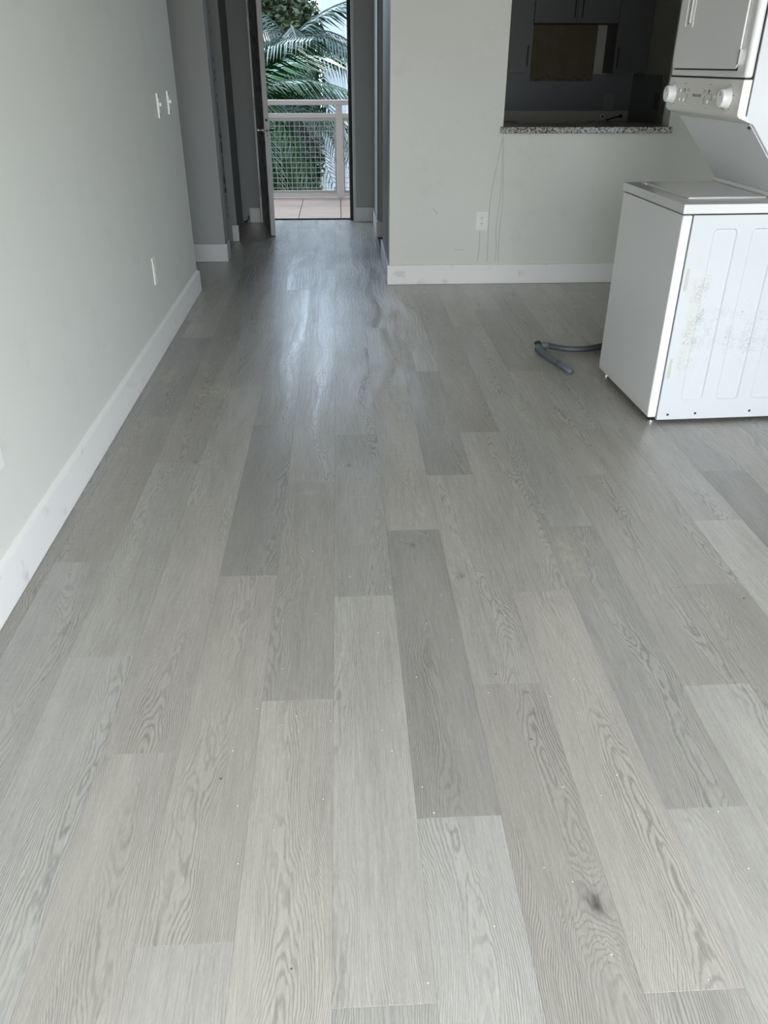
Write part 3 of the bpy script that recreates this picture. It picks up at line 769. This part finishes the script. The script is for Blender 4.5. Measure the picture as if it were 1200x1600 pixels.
def panel(x0, x1):
    fr = MB().box(x0+.2, x1+.2, -.012, .012, .840, .872).box(x0+.2, x1+.2, -.012, .012, .067, .092).box(x0+.2, x0+.218, -.012, .012, .092, .84).box(x1+.182, x1+.2, -.012, .012, .092, .84)
    fr.build('panel_frame', M['wire'], rl)
    mb = MB(); x = x1-.018
    while x > x0: mb.bar((x+.2, -.003, .09), (x+.2, -.003, .845), .0058); x -= .0575
    z = .842
    while z > .09: mb.bar((x0+.2, .003, z), (x1+.2, .003, z), .0058); z -= .0555
    o = mb.build('wire_mesh', M['wire'], rl); o['kind'] = 'stuff'
panel(-1.84, -.032); panel(.047, 1.855)

# ------------------------------------------------------------------ outside
struct('ground', bx(-70, 70, -70, 80, -3.4, -3.2), M['grass'])
bd = tag(empty('white_building', (6, 22, -3.2)), 'tall plain white building wall beyond the palms', 'building')
bx(-6.37, 8, 0, 8, 0, 14).build('wall', M['stucco'], bd)
bx(-5.80, -5.77, -.02, .0, 0, 14).build('downpipe', M['rail'], bd)

def frond_mesh(L=1.9, droop=.55, n=34, seed=0, wl=.55):
    r = random.Random(seed); mb = MB()
    pts = []
    for i in range(n+1):
        t = i/n; pts.append(Vector((L*t*(1-.12*droop*t), 0, L*(.34*t - droop*1.05*t*t))))
    mb.tube([pts[i] for i in range(0, n+1, 3)], [.014*(1-.8*i/n)+.002 for i in range(0, n+1, 3)], 5)
    for i in range(3, n+1):
        t = i/n; p = pts[i]; tn = (pts[i]-pts[i-1]).normalized()
        ll = wl*(math.sin(math.pi*(.12+.80*t))**.7)*r.uniform(.85, 1.1)
        for s in (-1, 1):
            d = (tn*.62 + Vector((0, s*.86, -.20-.35*droop+r.uniform(-.1, .1)))).normalized()
            mid = p + d*ll*.5; tip = p + d*ll + Vector((0, 0, -ll*.28)); wv = tn*.017
            b0 = len(mb.v)
            mb.v += [tuple(p-wv*.5), tuple(p+wv*.5), tuple(mid+wv), tuple(mid-wv), tuple(tip)]
            mb.f += [(b0, b0+1, b0+2, b0+3), (b0+3, b0+2, b0+4)]
    return mb
_fm = {}
def palm(loc, crown_z, n, label, mat, scale=1.0, seed=1, az=None):
    t = tag(empty('palm_tree', loc), label, 'palm', 'palms beyond the balcony'); r = random.Random(seed)
    del t['group']
    hgt = crown_z - loc[2]
    MB().tube([(0, 0, 0), (.05, 0, hgt*.4), (.02, 0, hgt)], [.14, .10, .075], 12).build('trunk', M['bark'], t, smooth=True)
    for i in range(n):
        v = i % 3; key = (v, mat)
        if key not in _fm:
            me_o = frond_mesh(1.9, (.45, .75, 1.05)[v], seed=v).build('frond', M[mat]); _fm[key] = me_o.data; o = me_o
        else:
            o = bpy.data.objects.new('frond', _fm[key]); COL.objects.link(o)
        o.parent = t; o.location = (.02, 0, hgt-.05)
        a = 2*math.pi*(i*.382) + r.uniform(-.2, .2)
        o.rotation_euler = (r.uniform(-.3, .3), r.uniform(-.40, .45) - (.15 if v == 0 else 0), a)
        s = scale*r.uniform(.8, 1.15); o.scale = (s, s, s)
    return t
palm((-1.45, 12.6, -3.2), 1.0, 20, 'dark green palm spreading fronds at the left behind the railing', 'palm', 1.05, 4)
palm((-.80, 15.5, -3.2), 1.80, 15, 'greyish palm arching over the centre in front of the white building', 'palm2', 1.0, 9)
palm((-.75, 13.4, -3.2), .75, 12, 'low palm in the centre with fronds hanging behind the railing mesh', 'palm2', .85, 15)
#palm((-2.9, 15.0, -3.2), 2.2, 18, 'farther dark palm rising at the far left behind the door', 'palm', 1.2, 23)

def leaves(name, parent, mat, blobs, n, size, seed):
    r = random.Random(seed); mb = MB()
    tot = sum(b[3]*b[4]*b[5] for b in blobs)
    for (cx, cy, cz, rx, ry, rz) in blobs:
        for i in range(int(n*rx*ry*rz/tot)):
            while True:
                v = Vector((r.uniform(-1, 1), r.uniform(-1, 1), r.uniform(-1, 1)))
                if .35 < v.length < 1 and r.random() < v.length: break
            c = Vector((cx+v.x*rx, cy+v.y*ry, cz+v.z*rz)); s = size*r.uniform(.6, 1.3)
            a = Vector((r.gauss(0, 1), r.gauss(0, 1), r.gauss(0, .6))).normalized(); b = a.cross(Vector((r.gauss(0, 1), r.gauss(0, 1), r.gauss(0, 1)))).normalized()
            o = len(mb.v); mb.v += [tuple(c-a*s), tuple(c+b*s*.42), tuple(c+a*s), tuple(c-b*s*.42)]; mb.f.append((o, o+1, o+2, o+3))
    o = mb.build(name, M[mat], parent); o['kind'] = 'stuff'
    return o
tr = tag(empty('broadleaf_tree', (-1.9, 18.5, -3.2)), 'tall leafy tree behind the palms against the bright sky', 'tree')
MB().tube([(0, 0, 0), (.1, 0, 2.5), (-.1, 0, 4.5), (.2, 0, 5.6)], [.28, .2, .14, .05], 10).build('trunk', M['bark'], tr, smooth=True)
for (x, y, z) in ((1.1, .3, 5.4), (-1.4, .2, 5.4), (.6, -.8, 5.7), (1.0, .2, 5.0)): MB().tube([(-.05, 0, 4.0), (x*.5, y*.5, 4+(z-4)*.6), (x, y, z)], [.09, .06, .02], 7).build('branch', M['bark'], tr)
leaves('foliage', tr, 'leaf', [(0.0, 0, 5.1, 1.6, 1.4, 1.05), (1.0, -.2, 5.1, .66, 1.0, 1.05), (-1.5, .2, 5.0, 1.4, 1.2, 1.1), (.1, 0, 3.9, 1.5, 1.2, 1.2), (1.0, .1, 3.9, .66, .8, 1.3)], 26000, .08, 3)
hdg = tag(empty('shrub', (-1.9, 14.2, -3.2)), 'dense dark shrubs below the balcony, seen through the railing mesh', 'shrub')
leaves('foliage', hdg, 'hedge', [(0.0, 0, 1.7, 1.6, .9, 2.0), (.55, .5, 2.2, 1.08, .8, 1.9), (-1.2, .2, 2.4, 1.2, .8, 1.6), (.78, .3, 3.3, .86, .7, 1.15), (-.4, .3, 3.5, 1.1, .7, 1.1)], 34000, .09, 6)
MB().tube([(0, 0, 0), (.05, 0, 1.5), (0, 0, 2.8)], [.1, .07, .03], 8).build('stem', M['bark'], hdg)

# ------------------------------------------------------------------ dust and grit on the floor
def specks(name, pts, mat, r, label):
    mb = MB(); rr = random.Random(1)
    for (x, y) in pts:
        q = r*rr.uniform(.7, 1.3)
        mb.add([(x-q, y, .0002), (x, y-q, .0002), (x+q*1.2, y, .0002), (x, y+q, .0002), (x, y, q*.9)], [(0, 1, 4), (1, 2, 4), (2, 3, 4), (3, 0, 4), (3, 2, 1, 0)])
    o = mb.build(name, M[mat]); tag(o, label, 'debris', None, 'stuff')
rr = random.Random(12)
dots = [(0.289, 1.757), (0.514, 1.515), (0.606, 1.25), (0.554, 1.194), (0.798, 1.138), (0.154, 1.238), (0.474, 1.222), (0.801, 0.997), (0.57, 1.452), (0.617, 1.137), (0.173, 1.166),
        (0.532, 2.123), (0.283, 1.974), (-0.2, 1.234), (-0.242, 1.06)] + [(rr.uniform(-.3, .8), rr.uniform(.75, 2.4)) for _ in range(40)]
specks('dust_specks', dots, 'dust', .0016, 'white dust specks scattered over the nearer floor boards')
specks('grit_specks', [(1.031, 1.979), (1.21, 1.912), (-.306, 1.285), (-.122, .838), (.433, 1.37), (.388, 1.608), (.815, 2.779), (1.30, 3.93), (1.33, 3.93), (1.27, 3.91), (.96, 3.0)],
       'grit', .0028, 'tiny dark bits of grit scattered over the floor boards')
bpy.context.view_layer.update()
